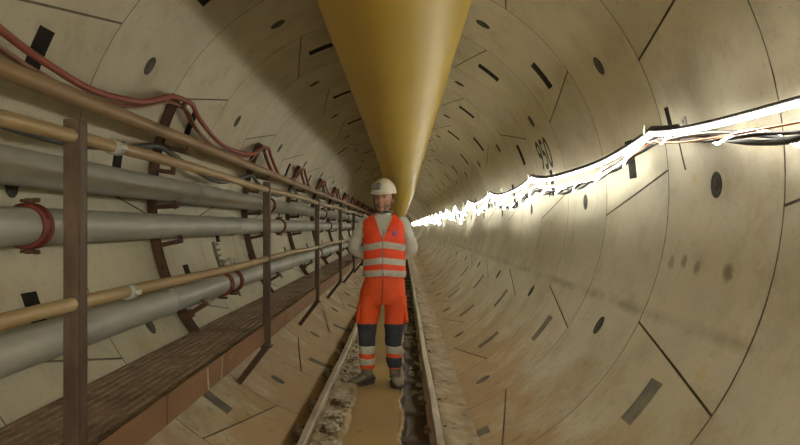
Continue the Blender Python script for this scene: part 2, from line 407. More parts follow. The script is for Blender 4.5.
M['pathmud'] = mat('smooth_yellow_mud', (.40, .26, .095), (.29, .185, .075), .5, scale=2.2, bump=.35, bscale=22, col3=(.22, .15, .07), c3=(.55, .7), s3=4)
tag(mesh_obj('floor', V, F, None, mats=[M['drymud'], M['sludge_shade'], M['pathmud']], fm=FM), kind='structure')
mb = MB(); mb.box((-.02, (YEND-5)/2, -.012), (.36, YEND+5, .016))
tag(mb.build('muddy_puddle', M['water'], smooth=False), 'thin yellow-brown film of muddy water along the middle of the track', 'puddle', kind='stuff')
rnd = random.Random(3); mb = MB()
def blob(mb, c, s, seed):
    def f(p, q):
        n = 1+.6*noise.noise(p*1.9+Vector((seed, 0, 0)))+.5*noise.noise(p*4.5+Vector((seed, 3, 0))); return q*n
    mb.ell(c, s, 14, 10, fn=f)
for k in range(230):
    y = rnd.uniform(3.2, 16); x = rnd.choice((-1, -1, -1, 1)); x = rnd.uniform(-.37, -.24) if x < 0 else rnd.uniform(.27, .36)
    s = rnd.uniform(.012, .065)*(.5 if x > 0 else 1); blob(mb, (x, y, bed_z(x, y)+s*.2), (s, s*1.7, s*.55), k)
tag(mb.build('cement_rubble', M['cement'], smooth=False), 'pale crusted cement lumps and grit piled along the inner side of the left rail', 'rubble', kind='stuff')

RT = .12
def rail(x, lab):
    prof = [(-.05, 0), (.05, 0), (.05, .008), (.012, .022), (.008, .03), (.008, .082), (.025, .092), (.026, .113), (.019, RT), (-.019, RT), (-.026, .113), (-.025, .092), (-.008, .082), (-.008, .03), (-.012, .022), (-.05, .008)]
    n = len(prof); V = []; yy = -4.0; Y = []
    while yy < 106: Y.append(yy); yy += .4 if yy < 15 else 3
    for y in Y:
        wob = .004*math.sin(y*1.3+x*4)
        for (a, b) in prof: V.append((x+a+wob, y, b))
    F = [(r*n+k, r*n+(k+1) % n, (r+1)*n+(k+1) % n, (r+1)*n+k) for r in range(len(Y)-1) for k in range(n)]+[tuple(range(n))]
    mb = MB().add(V, F); o = mb.build('rail', M['rail'], smooth=False); return tag(o, lab, 'rail', 'two running rails')
rail(-.607+CX, 'worn steel rail nearer the pipes and walkway, rubble along its inner side')
rail(.222+CX, 'worn steel rail nearer the wall with the light ropes')
def sleeper():
    t = empty('sleeper', (0, 0, 0)); mb = MB(); mb.box((0, 0, -.058), (1.06, .12, .05), bev=.008); mb.build('sleeper_beam', M['sludge_shade'], t, smooth=False)
    for x in (-.607+CX, .222+CX):
        for s in (-1, 1):
            c = MB(); c.box((x+s*.062, 0, .018), (.05, .06, .022), bev=.006); c.cyl((x+s*.066, 0, .01), (x+s*.066, 0, .052), .011, 8)
            c.build('rail_clip', M['rust'], t, smooth=False)
    for x, s in ((-.607+CX, -1), (.222+CX, 1)):
        b = MB(); blob(b, (x+s*.10, .02, .01), (.055, .06, .035), x*9); b.build('mud_clump', M['mud'], t)
    return t
s0 = sleeper(); ords = ['nearest', 'second', 'third', 'fourth', 'fifth', 'sixth', 'seventh', 'eighth', 'ninth', 'tenth']
for k in range(26):
    o = s0 if k == 0 else copy_tree(s0); o.location = (0, 3.55+k*.93+.12*math.sin(k*2.1), 0)
    lab = ('mud-covered rusty steel sleeper under the rails, %s to the viewer' % ords[k]) if k < 10 else 'mud-covered rusty steel sleeper far down the track behind the worker'
    tag(o, lab, 'sleeper', 'sleepers under the rails')

# ------------------------------------------------------------------ ventilation duct
def dpath(y):
    pts = [(-8, -.05, 1.43), (15, -.05, 1.43), (18, -.07, 1.38), (21, -.10, 1.14), (26, -.18, .97), (34, -.22, .92), (60, -.30, 1.0), (112, -.2, 1.1)]
    for (a, b) in zip(pts, pts[1:]):
        if a[0] <= y <= b[0]:
            t = (y-a[0])/(b[0]-a[0]); t = t*t*(3-2*t) if a[0] >= 15 else t
            return a[1]+(b[1]-a[1])*t, a[2]+(b[2]-a[2])*t
    return pts[-1][1], pts[-1][2]
V = []; F = []; Y = []; y = -6.0
while y < 104: Y.append(y); y += .15 if y < 30 else 1.0
n = 64
for y in Y:
    x, z = dpath(y)
    for k in range(n):
        a = 2*PI*k/n
        r = .463+.004*math.sin(y*2.2+a*3)*(.5+.5*math.sin(y*.7))+(.004*noise.noise(Vector((math.cos(a)*3, y*1.2, math.sin(a)*3))))
        m_ = (y % 5.0); r -= .006*math.exp(-((m_-2.5)/.06)**2)
        if 14 < y < 24: r += .016*math.sin(y*7)*math.exp(-((y-18)/3)**2)
        V.append(W(x+r*math.cos(a), y, z+r*math.sin(a)))
F = [(r*n+k, r*n+(k+1) % n, (r+1)*n+(k+1) % n, (r+1)*n+k) for r in range(len(Y)-1) for k in range(n)]
du = empty('ventilation_duct', W(-.05, 0, 1.43), 'large mustard yellow fabric ventilation duct hung under the tunnel crown', 'ventilation duct')
d_ = mesh_obj('duct_hose', V, F, M['duct']); d_.parent = du; d_.matrix_parent_inverse = du.matrix_world.inverted(); d_.location = -Vector(W(-.05, 0, 1.43))
d_.matrix_parent_inverse = Matrix.Identity(4)

# ------------------------------------------------------------------ pipes along the left wall
def rc(ang, r): a = math.radians(ang); return (r*math.cos(a), ZC+r*math.sin(a))   # world x, z
def long_pipe(name, x, z, r, m, lab, cat, couplings=(), yend=100, sag=0.0, y0=-3.0, flanges=(), group=None):
    root = empty(name, (x, 0, z), lab, cat, group)
    pts = []; y = y0
    while y < yend: pts.append((0, y, -sag*math.sin(PI*((y-2.13) % 3)/3))); y += .3 if y < 20 else 3
    MB().tube(pts, r, 24).build('pipe', m, root)
    for yc in couplings:
        c = MB()
        for s in (-1, 1): c.torus((0, yc+s*.028, 0), (0, 1, 0), r+.008, .013, 32, 8)
        c.tube([(0, yc-.035, 0), (0, yc+.035, 0)], r+.012, 32)
        co = c.build('coupling', M['red'], root)
        for s in (-1, 1):
            a = MB(); zz = s*(r+.035); a.box((.005, yc, zz-s*.006), (.04, .04, .026), bev=.006); a.box((.036, yc+.005, zz+s*.002), (.026, .03, .014), bev=.004)
            a.cyl((-.035, yc-.005, zz-s*.004), (.055, yc-.005, zz-s*.004), .008, 8); a.build('coupling_bolt', M['rust'], co, smooth=False)
    for yc in flanges: MB().tube([(0, yc-.012, 0), (0, yc+.012, 0)], r+.008, 24).build('weld_collar', M['galv'], root)
    return root
PR = .09
p1 = rc(177.5, 1.598); p2 = rc(187.4, 1.598); p3 = rc(206.9, 1.60); tp = rc(163.0, 1.502)
long_pipe('water_pipe', *p1, PR, M['galv'], 'grey galvanised pipe, uppermost of the three grey pipes on the left wall', 'pipe', (2.75, 8.9, 15.0, 21.1, 27.2), flanges=(5.7, 11.9), group='three galvanised pipes')
long_pipe('water_pipe', *p2, PR, M['galv'], 'grey galvanised pipe, middle of the three grey pipes, red clamp at its near end', 'pipe', (3.2, 9.62, 15.9, 22.2), flanges=(7.0, 13.0), group='three galvanised pipes')
long_pipe('water_pipe', *p3, PR, M['galv'], 'grey galvanised pipe, lowest of the three, lying just above the walkway deck', 'pipe', (6.02, 6.38, 12.7, 18.9), flanges=(4.6, 9.5), group='three galvanised pipes')
long_pipe('compressed_air_pipe', *tp, .042, M['tanpipe'], 'dull tan brown pipe above the handrail, just below the red hoses', 'pipe', (), yend=100, sag=.006)

# ------------------------------------------------------------------ walkway
YF = 2.13
dz = CZ-.80
wk = empty('walkway', (-1.33+CX, 0, dz), 'long rusty steel walkway deck with ribbed grating along the left wall', 'walkway')
xa, xb = -1.60+1.33, -1.065+1.33
mb = MB(); mb.box(((xa+xb)/2, 38, -.02), (xb-xa, 82, .022)); 
nr = 11
for k in range(nr):
    x = xa+.02+(xb-xa-.04)*k/(nr-1)
    mb.box((x, 38, -.006), (.018, 82, .016))
y = .6
bars = MB()
while y < 16:
    for k in range(nr-1):
        x = xa+.02+(xb-xa-.04)*(k+.5)/(nr-1); bars.box((x, y+.012*(k % 2), -.008), ((xb-xa)/nr*.9, .014, .010))
    y += .075
mb.add(bars.v, bars.f)
mb.build('deck', M['deck'], wk, smooth=False)
mb = MB()
for k in range(28):
    y0 = -3+k*3.0; mb.box((xb+.012, y0+1.497, -.020), (.010, 2.985, .135), bev=.003)
mb.build('toe_board', M['toe'], wk, smooth=False)
mb = MB()
for (y, a) in ((3.62, .18), (3.9, -.2), (6.4, .1)): mb.box((xb+.0185, y, -.02), (.003, .02, .12), Matrix.Rotation(a, 3, 'X'))
mb.build('weld_mark', M['cement'], wk, smooth=False)

XP = -1.035+CX
rl = empty('handrail', (XP, 0, dz), 'rust-brown posts carrying two tan tube rails along the walkway edge', 'handrail')
for nm, zc in (('top_rail', .282), ('mid_rail', -.250)):
    pts = []; y = -3.0
    while y < 92: pts.append((0, y, zc-dz+CZ+.006*math.sin(y*1.7+zc*9))); y += .375 if y < 20 else 3
    MB().tube(pts, .0225, 16).build(nm, M['tan'], rl)
    for yy in (2.42 if zc > 0 else 2.55, 8.5, 14.4):
        c = MB(); z_ = zc-dz+CZ; c.tube([(0, yy-.03, z_), (0, yy+.03, z_)], .028, 16); c.box((.03, yy, z_), (.03, .02, .02), bev=.004); c.build('tube_joiner', M['galv'], rl)
pz0, pz1 = -.915-dz+CZ, .335-dz+CZ
pm = MB(); hx, hy, t = .025, .029, .007
pm.box((0, hy-t/2, (pz0+pz1)/2), (2*hx, t, pz1-pz0), bev=.002); pm.box((-hx+t/2, 0, (pz0+pz1)/2), (t, 2*hy, pz1-pz0), bev=.002); pm.box((hx-t/2, 0, (pz0+pz1)/2), (t, 2*hy, pz1-pz0), bev=.002)
pm.box((0, -hy+t/2, (pz0+pz1)/2), (2*hx, t, pz1-pz0), bev=.002)
pm.box((0, 0, pz0), (.08, .09, .012), bev=.002)
post0 = pm.build('post', M['post'], rl, smooth=False)
NF = 26
for k in range(NF):
    o = post0 if k == 0 else post0.copy()
    if k: C.objects.link(o); o.parent = rl
    o.location = (0, YF+3*k, 0)

# racks on the lining that carry pipes, hoses and deck
def rack():
    t = empty('pipe_rack', (0, 0, ZC))
    def Q(ang, r, y=0): a = math.radians(ang); return Vector((r*math.cos(a), y, r*math.sin(a)))
    mb = MB(); n = 30; a0, a1 = 152.6, 216.5
    for (ra, rb, ya, yb) in ((R-.008, R-.018, -.035, .035), (R-.018, R-.062, .018, .030), (R-.018, R-.062, -.030, -.018)):
        vv = []
        for k in range(n+1):
            a = a0+(a1-a0)*k/n
            vv += [Q(a, ra, ya), Q(a, ra, yb), Q(a, rb, yb), Q(a, rb, ya)]
        ff = [(k*4+m_, k*4+(m_+1) % 4, (k+1)*4+(m_+1) % 4, (k+1)*4+m_) for k in range(n) for m_ in range(4)]+[(0, 1, 2, 3), (n*4+3, n*4+2, n*4+1, n*4)]
        mb.add(vv, ff)
    mb.build('upright', M['rust'], t, smooth=False)
    for (ang, L) in ((154.6, .125), (166.2, .27), (172.6, .19), (182.0, .23), (192.0, .23), (211.4, .23)):
        a = math.radians(ang); d = Vector((-math.cos(a), 0, -math.sin(a))); rot = Matrix.Rotation(-(a-PI), 3, 'Y')
        c = Q(ang, R-.062-L/2+.06); m2 = MB(); m2.box(c+Vector((0, 0, 0)), (L, .045, .034), rot, bev=.004)
        tip = Q(ang, R-.062-L+.075); m2.box(tip+rot @ Vector((0, 0, .018)), (.022, .05, .05), rot, bev=.004)
        if ang == 211.4: m2.box(Q(ang, R-.05), (.09, .08, .07), rot, bev=.006)
        m2.build('arm', M['rust'], t, smooth=False)
    zb = dz-ZC-.06
    xw = -math.sqrt((R-.01)**2-zb*zb)
    m3 = MB(); m3.box(((xw+XP)/2-.0, .055, zb), (XP-xw, .045, .05), bev=.004); m3.build('deck_beam', M['rust'], t, smooth=False)
    a_ = Vector((XP, 0, pz0+dz-ZC+.0)); b_ = Vector((-1.27+CX, 0, -1.22+CZ-ZC)); d = b_-a_; L = d.length; rot = Vector((0, 0, 1)).rotation_difference(d).to_matrix()
    b_ = b_+d.normalized()*-.0
    m4 = MB(); m4.box((a_+b_)/2, (.045, .05, L), rot, bev=.004); m4.box(b_, (.10, .09, .012), Matrix.Rotation(math.radians(38), 3, 'Y'), bev=.003)
    m4.build('brace', M['rust'], t, smooth=False)
    return t
r0 = rack()
for k in range(NF):
    o = r0 if k == 0 else copy_tree(r0); o.location = (0, YF+3*k, ZC)
    lab = ('curved rust-brown rack with arms on the left lining, %s from the viewer' % (['first']+ords[1:])[k]) if k < 6 else 'curved rust-brown pipe rack in the distant row past the worker'
    tag(o, lab, 'pipe rack', 'pipe racks on the left lining')

# hoses slung from rack to rack
def cat(pts, n=8):
    out = []; m = len(pts)
    for i in range(m-1):
        p0, p1, p2, p3 = pts[max(i-1, 0)], pts[i], pts[i+1], pts[min(i+2, m-1)]
        for k in range(n):
            t = k/n; out.append(.5*((2*p1)+(p2-p0)*t+(2*p0-5*p1+4*p2-p3)*t*t+(3*p1-p0-3*p2+p3)*t**3))
    out.append(pts[-1]); return out
def hose(name, off, r, m, lab, seed, kmax=20, near=True):
    rr = random.Random(seed); pts = []
    for k in range(0, kmax):
        y = YF+3*k; s = 1.0 if k == 0 else rr.uniform(.8, 1.25)
        seq = [(0, .935, 0), (.05, .93, 0)]
        if k == 0: seq += [(.22, .80, .02), (.38, .742, .03), (.52, .722, .03), (.72, .78, .02), (.88, .905, 0), (.97, .935, 0)]
        else: seq += [(.13, .86, .02), (.30, .935-.20*s, .03), (.44, .935-.235*s, .03), (.62, .935-.215*s, .03), (.80, .935-.16*s, .02), (.93, .91, .0)]
        for (t, z, dx) in seq: pts.append(W(-1.665-dx+off[0], y+3*t, z+off[1]))
    mb = MB(); mb.tube(cat(pts, 4), r, 10); o = mb.build(name, m)
    return tag(o, lab, 'hose', 'hoses slung over the racks')
hose('air_hose', (.02, .012), .019, M['hose'], 'thick red hose draped over the racks, upper and outer of the red pair', 1)
hose('air_hose', (-.045, -.018), .015, M['hose'], 'thinner red hose lying behind the thick red one against the left wall', 1)
hose('thin_hose', (-.02, -.03), .009, M['brownhose'], 'thin brown line slung just under the red hoses', 5)
rr = random.Random(9); pts = []
for k in range(0, 16):
    y = YF+3*k
    for (t, z, x) in ((0, .51, -1.76), (.12, .46, -1.76), (.35, .44, -1.76), (.55, .42, -1.77), (.78, .52, -1.76), (.95, .655, -1.755)):
        pts.append(W(x, y+3*t, z+(rr.uniform(-.03, .02) if 0 < t < .9 else 0)))
    pts.append(W(-1.755, y+3.10, .665)); pts.append(W(-1.76, y+3.3, .58))
# one dark hose hanging behind the tan pipe
pts2 = []
for k in range(0, 16):
    y = YF+3*k
    for (t, z) in ((.02, .53), (.2, .46), (.45, .435), (.7, .50), (.90, .58)): pts2.append(W(-1.765, y+3*t, z+rr.uniform(-.012, .012)))
mb = MB().tube(cat(pts2, 5), .021, 10)
tag(mb.build('dark_hose', M['greyhose']), 'dark grey hose sagging behind the tan pipe and handrail', 'hose')

# ------------------------------------------------------------------ light ropes and cables on the right wall
XR = 1.434
HK = [3.91+3.62*k for k in range(-2, 32)]
KR = .93                         # the ropes hang a hand's width clear of the lining
def WR(x, y, z): return W(x*KR, y*KR, z*KR)
def clampwall(p, m=.03):
    d = math.hypot(p.x, p.z-ZC); lim = R-m
    return p if d < lim else Vector((p.x*lim/d, p.y, ZC+(p.z-ZC)*lim/d))
def span(seed, zh, sag, dx=0, wav=.02, k0=0, skew=None, step=.12, zfun=None, end=32):
    rr = random.Random(seed); pts = []
    for k in range(k0, end):
        ya, yb = HK[k], HK[k+1]; s = sag*rr.uniform(.8, 2.3) if k > 3 else sag
        za = zh[0] if isinstance(zh, tuple) and k % 2 == 0 else (zh[1] if isinstance(zh, tuple) else zh)
        zb = zh[1] if isinstance(zh, tuple) and k % 2 == 0 else (zh[0] if isinstance(zh, tuple) else zh)
        n = max(4, int((yb-ya)/(step if k < 8 else .4)))
        for q in range(n):
            t = q/n; e = 4*t*(1-t)
            p = WR(XR+dx, ya+(yb-ya)*t, za+(zb-za)*t-s*e**.85+wav*math.sin(t*9+seed+k)*e)
            pts.append(clampwall(p))
    return pts
def twist(pts, rad, pitch, ph):
    out = []
    for i, p in enumerate(pts):
        a = 2*PI*p.y/pitch+ph; out.append(p+Vector((rad*math.cos(a), 0, rad*math.sin(a))))
    return out
# upper rope: hung tight between hooks
ropes = []
up = span(1, .535, .10, wav=.006, k0=0, step=.12)
o = MB().tube(up, .0105, 8).build('led_rope', M['led']); tag(o, 'glowing white rope light hung highest, straight between hooks on the right wall', 'rope light', 'white rope lights')
# lower bundle of black cables with a rope light wound round it
def lowz(seed):
    rr = random.Random(seed); pts = []
    for k in range(0, 32):
        ya, yb = HK[k], HK[k+1]
        prof = [(0, .505), (.12, .455), (.25, .395), (.47, .335), (.68, .318), (.85, .345), (.97, .40), (1.0, .405)] if k == 2 else \
               [(0, .53), (.2, .46), (.4, .37), (.58, .325), (.7, .37), (.9, .47)] if k <= 1 else \
               [(0, .40), (.2, .33), (.4, .255), (.6, .27), (.8, .31)] if k == 3 else \
               [(0, .42), (.2, .42-.16*rr.uniform(.4, 1.8)), (.45, .42-.26*rr.uniform(.4, 1.6)), (.7, .42-.22*rr.uniform(.2, 1.6)), (.88, .42-.06*rr.uniform(-1, 1.8))]
        for (t, z) in prof[:-1] if k == 2 else prof: pts.append(WR(XR+.04, ya+(yb-ya)*t, z))
    return [clampwall(p, .045) for p in cat(pts, 8)]
low = lowz(4)
for q, (rad, r, ph, lab) in enumerate(((.018, .0135, 0, 'thick black power cable forming the core of the lower cable bundle'), (.02, .010, 2.1, 'thinner black cable twisted round the lower cable bundle'), (.02, .008, 4.2, 'slim black cable on the underside of the lower cable bundle'))):
    o = MB().tube(twist(low, rad, 1.5, ph), r, 8).build('power_cable', M['black']); tag(o, lab, 'cable', 'black cables on the right wall')
fine = []
for a, b in zip(low, low[1:]):
    n = max(1, int((b-a).length/.04)) if a.y < 12 else 2
    for k in range(n): fine.append(a.lerp(b, k/n))
wound = [p for p in fine]
wound = twist(wound, .030, .62, 0)
o = MB().tube(wound, .0050, 6).build('led_rope', M['led']); tag(o, 'glowing white rope light wound in a spiral round the black cables', 'rope light', 'white rope lights')
mid = span(7, .52, .175, dx=.0, wav=.016, k0=2, step=.12, end=10)
o = MB().tube(mid, .0030, 6).build('led_rope', M['led']); tag(o, 'thin glowing rope light hanging slack below the straight one beyond the first hook', 'rope light', 'white rope lights')
for q, (dx, dz, rad, lab) in enumerate(((-.002, .0195, .0085, 'black cable lying along the top of the straight rope light'), (.019, .013, .0105, 'black cable on the wall side of the straight rope light'), (.012, .034, .009, 'black cable topmost of those strapped above the straight rope light'))):
    bk = [p+Vector((dx, 0, dz)) for p in up if q < 2 or p.y > 3.2]
    o = MB().tube(bk, rad, 8).build('power_cable', M['black']); tag(o, lab, 'cable', 'black cables on the right wall')
oc = span(13, .49, .12, dx=.01, wav=.01, k0=1, end=3)
M['orcab'] = mat('orange_cable', (.55, .22, .08), None, .5)
o = MB().tube(oc, .005, 6).build('thin_cable', M['orcab']); tag(o, 'thin orange cable along the underside of the bundle near the first hook', 'cable')

def hook():
    t = empty('cable_hook', (0, 0, 0)); a = math.atan2(.53*KR-.205, XR*KR+.193)
    def H(r, dy, da=0): return Vector((r*math.cos(a+da), dy, r*math.sin(a+da)))
    m1 = MB(); rot = Matrix.Rotation(-a, 3, 'Y'); m1.box(H(R-.006, 0), (.01, .05, .12), rot, bev=.002); m1.cyl(H(R-.02, 0, .02), H(R-.0, 0, .02), .01, 6); m1.build('wall_plate', M['galv'], t, smooth=False)
    m2 = MB(); pts = [H(R-.01, 0, -.012)]+[H(R-.085-.045*math.sin(b), 0, -.012-.02+.028*(1-math.cos(b))) for b in [PI*k/10 for k in range(0, 9)]]
    pts = [H(R-.01, 0, -.03), H(R-.10, 0, -.032), H(R-.205, 0, -.028), H(R-.228, 0, -.010), H(R-.228, 0, .02), H(R-.218, 0, .038)]
    m2.tube(cat([Vector(p) for p in pts], 4), .006, 8); m2.build('hook_rod', M['white'], t)
    m3 = MB(); m3.tube(cat([H(R-.05, .0, -.03), H(R-.04, .008, -.08), H(R-.03, .0, -.13)], 4), .004, 6); m3.build('tie_tail', M['black'], t)
    return t
h0 = hook(); n_ = 0
for k in range(1, 24):
    o = h0 if n_ == 0 else copy_tree(h0); o.location = (0, HK[k]*KR, ZC)
    lab = ('bent steel cable hook on the right wall, %s from the viewer' % (['first']+ords[1:])[k-1]) if k < 7 else 'bent steel cable hook in the far row among the tangled rope lights'
    tag(o, lab, 'hook', 'cable hooks'); n_ += 1

# ------------------------------------------------------------------ the worker
WX, WY = -.178+CX, 6.02
def loft(rings, n=40, cap=False, fn=None):
    """rings: (cx, cy, z, rx, ry, e)"""
    vv = []; ff = []
    for r in rings:
        cx, cy, z, rx, ry = r[:5]; e = r[5] if len(r) > 5 else 2.4
        for k in range(n):
            a = 2*PI*k/n; c, s = math.cos(a), math.sin(a)
            p = Vector((cx+rx*math.copysign(abs(c)**(2/e), c), cy+ry*math.copysign(abs(s)**(2/e), s), z))
            if fn: p = fn(p, a)
            vv.append(p)
    for i in range(len(rings)-1):
        for k in range(n): k2 = (k+1) % n; ff.append((i*n+k, i*n+k2, (i+1)*n+k2, (i+1)*n+k))
    if cap: ff += [tuple(range(n))[::-1], tuple((len(rings)-1)*n+k for k in range(n))]
    return vv, ff
def interp(keys, z):
    keys = sorted(keys, key=lambda k: k[0])
    if z <= keys[0][0]: return keys[0][1:]
    for a, b in zip(keys, keys[1:]):
        if z <= b[0]:
            t = (z-a[0])/(b[0]-a[0]); t = t*t*(3-2*t)*.5+t*.5
            return tuple(p+(q-p)*t for p, q in zip(a[1:], b[1:]))
    return keys[-1][1:]
TOR = [(.94, .013, .0, .170, .118), (1.0, .013, 0, .176, .122), (1.1, .012, 0, .172, .120), (1.2, .010, 0, .174, .122), (1.3, .008, 0, .186, .126), (1.38, .006, 0, .194, .124), (1.43, .005, .005, .195, .112), (1.465, .004, .01, .175, .092), (1.49, .003, .012, .135, .078), (1.515, .002, .012, .085, .068), (1.535, 0, .012, .066, .064)]
def tor(z, off=0.0): c = interp(TOR, z); return (c[0], c[1], z, c[2]+off, c[3]+off)

# body: head, neck, trunk, arms, hands, legs fused into one surface
body = MB()
HEADC = Vector((.006, -.012, 1.655)); HR = Matrix.Rotation(math.radians(-16), 3, 'Z') @ Matrix.Rotation(math.radians(4), 3, 'X')
def hf(p, q):
    q = q.copy()
    if p.z < 0: k = 1+.32*p.z; q.x *= k; q.y *= (1+.12*p.z)
    if p.y < -.3 and p.z < -.25: q.y -= .010*(-p.z)            # jaw and chin forward
    if p.y < -.5 and -.05 < p.z < .22: q.y += .006             # eye hollow
    if p.y < -.4 and p.z > .22: q.y -= .003
    return q
body.ell(HEADC, (.076, .095, .122), 32, 24, HR, hf)
def HP(x, y, z): return HEADC+HR @ Vector((x, y, z))
body.tube([HP(0, -.088, .018), HP(0, -.104, -.012), HP(0, -.112, -.028), HP(0, -.094, -.038)], [.008, .011, .014, .010], 10)   # nose
body.ell(HP(0, -.078, -.098), (.024, .022, .020), 12, 8)
body.ell(HP(0, -.089, -.058), (.024, .012, .016), 12, 8)
for s in (-1, 1):
    body.ell(HP(s*.079, .012, -.015), (.009, .020, .032), 10, 8, HR)
    body.ell(HP(s*.034, -.076, .030), (.022, .014, .008), 10, 6)
    body.ell(HP(s*.042, -.066, -.030), (.018, .016, .018), 10, 6)
body.tube([(0, .014, 1.42), (0, .012, 1.52), (-.003, .0, 1.60)], [.066, .060, .058], 20)
vv, ff = loft([tor(z, -.022) for z in [.90+.04*k for k in range(16)]], 32, True); body.add(vv, ff)
ARM = {}
for s in (-1, 1):
    sh = Vector((s*.168+.005, .01, 1.425)); el = Vector((-.248, .045, 1.215)) if s < 0 else Vector((.246, .04, 1.205)); wr = Vector((s*.075+.01, .190, 1.075))
    ARM[s] = (sh, el, wr)
    body.tube(cat([sh, sh.lerp(el, .5), el, el.lerp(wr, .5), wr], 4), [.05-.0013*k for k in range(17)], 14)
    # hand behind the back: palm, four fingers, thumb
    inn = Vector((-s, .12, -.25)).normalized(); dn = Vector((0, 0, -1)); back = Vector((0, 1, 0))
    pc = wr+inn*.045; body.ell(pc, (.045, .016, .038), 12, 8)
    for k, L in enumerate((.062, .072, .068, .052)):
        b = wr+inn*.080+dn*(-.026+.018*k)+back*(.006*s)
        body.tube([b-inn*.03, b+inn*L*.4+back*.006, b+inn*L*.75+back*-.004, b+inn*L*.9+back*-.022], [.010, .0095, .0088, .007], 8)
    b = wr+inn*.02+dn*-.03; body.tube([b, b+inn*.025+dn*-.022+back*.008, b+inn*.052+dn*-.026+back*.004], [.012, .011, .008], 8)
LEG = {-1: [(.0, -.143, .02, .045, .045), (.10, -.143, .02, .052, .055), (.16, -.143, .015, .066, .066), (.24, -.145, .012, .067, .070), (.33, -.147, .004, .064, .068), (.42, -.147, -.006, .066, .072), (.50, -.144, -.004, .073, .078), (.56, -.140, 0, .090, .088), (.66, -.128, 0, .098, .100), (.76, -.108, 0, .103, .112), (.86, -.088, 0, .098, .115)],
       1: [(.0, .108, .02, .045, .045), (.10, .106, .02, .050, .054), (.16, .104, .018, .058, .064), (.24, .100, .014, .064, .068), (.33, .094, .004, .062, .068), (.42, .094, -.008, .064, .072), (.50, .098, -.006, .072, .078), (.56, .110, 0, .092, .088), (.66, .112, 0, .096, .100), (.76, .104, 0, .101, .112), (.86, .100, 0, .096, .115)]}
def leg(s, z, off=0.0): c = interp(LEG[s], z); return (c[0], c[1], z, c[2]+off, c[3]+off)
for s in (-1, 1):
    vv, ff = loft([leg(s, z, -.018) for z in [.06+.04*k for k in range(23)]], 20, True); body.add(vv, ff)
person = body.build('person', M['skin']); person.location = (WX, WY, 0)
rm = person.modifiers.new('fuse', 'REMESH'); rm.mode = 'VOXEL'; rm.voxel_size = .0065; rm.use_smooth_shade = True
sm = person.modifiers.new('soft', 'SMOOTH'); sm.iterations = 3; sm.factor = .5
tag(person, 'person standing between the rails in orange vest and trousers, white helmet, hands behind back', 'person')

def wr_(p, amp=.006, f=9, seed=0): n = noise.noise_vector(Vector((p.x*f+seed, p.y*f, p.z*f*.8))); return p+Vector(n)*amp
# shirt: trunk, collar, sleeves
mb = MB(); vv, ff = loft([tor(z, -.008) for z in [.96+.02*k for k in range(29)]], 40); mb.add([wr_(p, .004, 14) for p in vv], ff)
vv, ff = loft([(0, .012, 1.490, .088, .078), (.002, .010, 1.515, .074, .070), (.004, .008, 1.528, .072, .068), (.004, .008, 1.526, .066, .062), (0, .01, 1.50, .064, .060)], 28); mb.add(vv, ff)
for s in (-1, 1):
    sh, el, wr = ARM[s]; rp = cat([sh+Vector((-s*.03, 0, .0)), sh, sh.lerp(el, .5)+Vector((s*.012, 0, 0)), el+Vector((s*.010, 0, -.005)), el.lerp(wr, .5), wr-Vector((0, 0, 0))], 6)
    m_ = len(rp); rad = [.070-.026*k/(m_-1)+.003*math.sin(k*1.9) for k in range(m_)]
    t_ = MB().tube(rp, rad, 18); mb.add([wr_(p, .007, 16, s) for p in t_.v], t_.f)
mb.build('shirt', M['shirt'], person)

MB().tube([(.004+.071*math.cos(2*PI*k/32), .010+.067*math.sin(2*PI*k/32), 1.532-.004*math.sin(2*PI*k/32)) for k in range(33)], .010, 8).build('neck_shade', M['greyhose'], person)  # dark ring added as shading round the throat
# vest with open V neck
n = 64; zs = [.955+.0125*k for k in range(46)]; rings = [tor(z, .012 if z < 1.44 else .010) for z in zs]
vv, ff = loft(rings, n, fn=lambda p, a: wr_(p, .005, 10, 3)); keep = []; 
for f in ff:
    c = sum((vv[i] for i in f), Vector())/4
    if c.y < 0 and c.z > 1.315 and abs(c.x-.003) < (c.z-1.315)*.40+.004: continue
    if abs(c.x) > .172 and 1.30 < c.z < 1.445 and abs(c.y) < .075: continue
    if c.z > 1.525: continue
    keep.append(f)
ve = mesh_obj('vest', vv, keep, M['orange'], person)
so = ve.modifiers.new('thick', 'SOLIDIFY'); so.thickness = .004
def vband(name, zc, h, slope, m, parent, off=.0165, wav=0):
    rings = []; n = 64; vv = []; ff = []
    for q in range(4):
        t = q/3
        for k in range(n):
            a = 2*PI*k/n; c, s = math.cos(a), math.sin(a); z = zc-h/2+h*t+slope*abs(abs(c)-1)*1.0*(1 if s < 0 else .3)
            cx, cy, _, rx, ry = tor(z, off+(0 if q in (1, 2) else -.002)); e = 2.4
            vv.append(wr_(Vector((cx+rx*math.copysign(abs(c)**(2/e), c), cy+ry*math.copysign(abs(s)**(2/e), s), z)), .005, 10, 3))
    for i in range(3):
        for k in range(n): k2 = (k+1) % n; ff.append((i*n+k, i*n+k2, (i+1)*n+k2, (i+1)*n+k))
    return mesh_obj(name, vv, ff, m, parent)
vband('reflective_band', 1.215, .055, .03, M['band'], ve); vband('reflective_band', 1.085, .055, .022, M['band'], ve); vband('hem_band', .985, .055, .012, M['band'], ve)
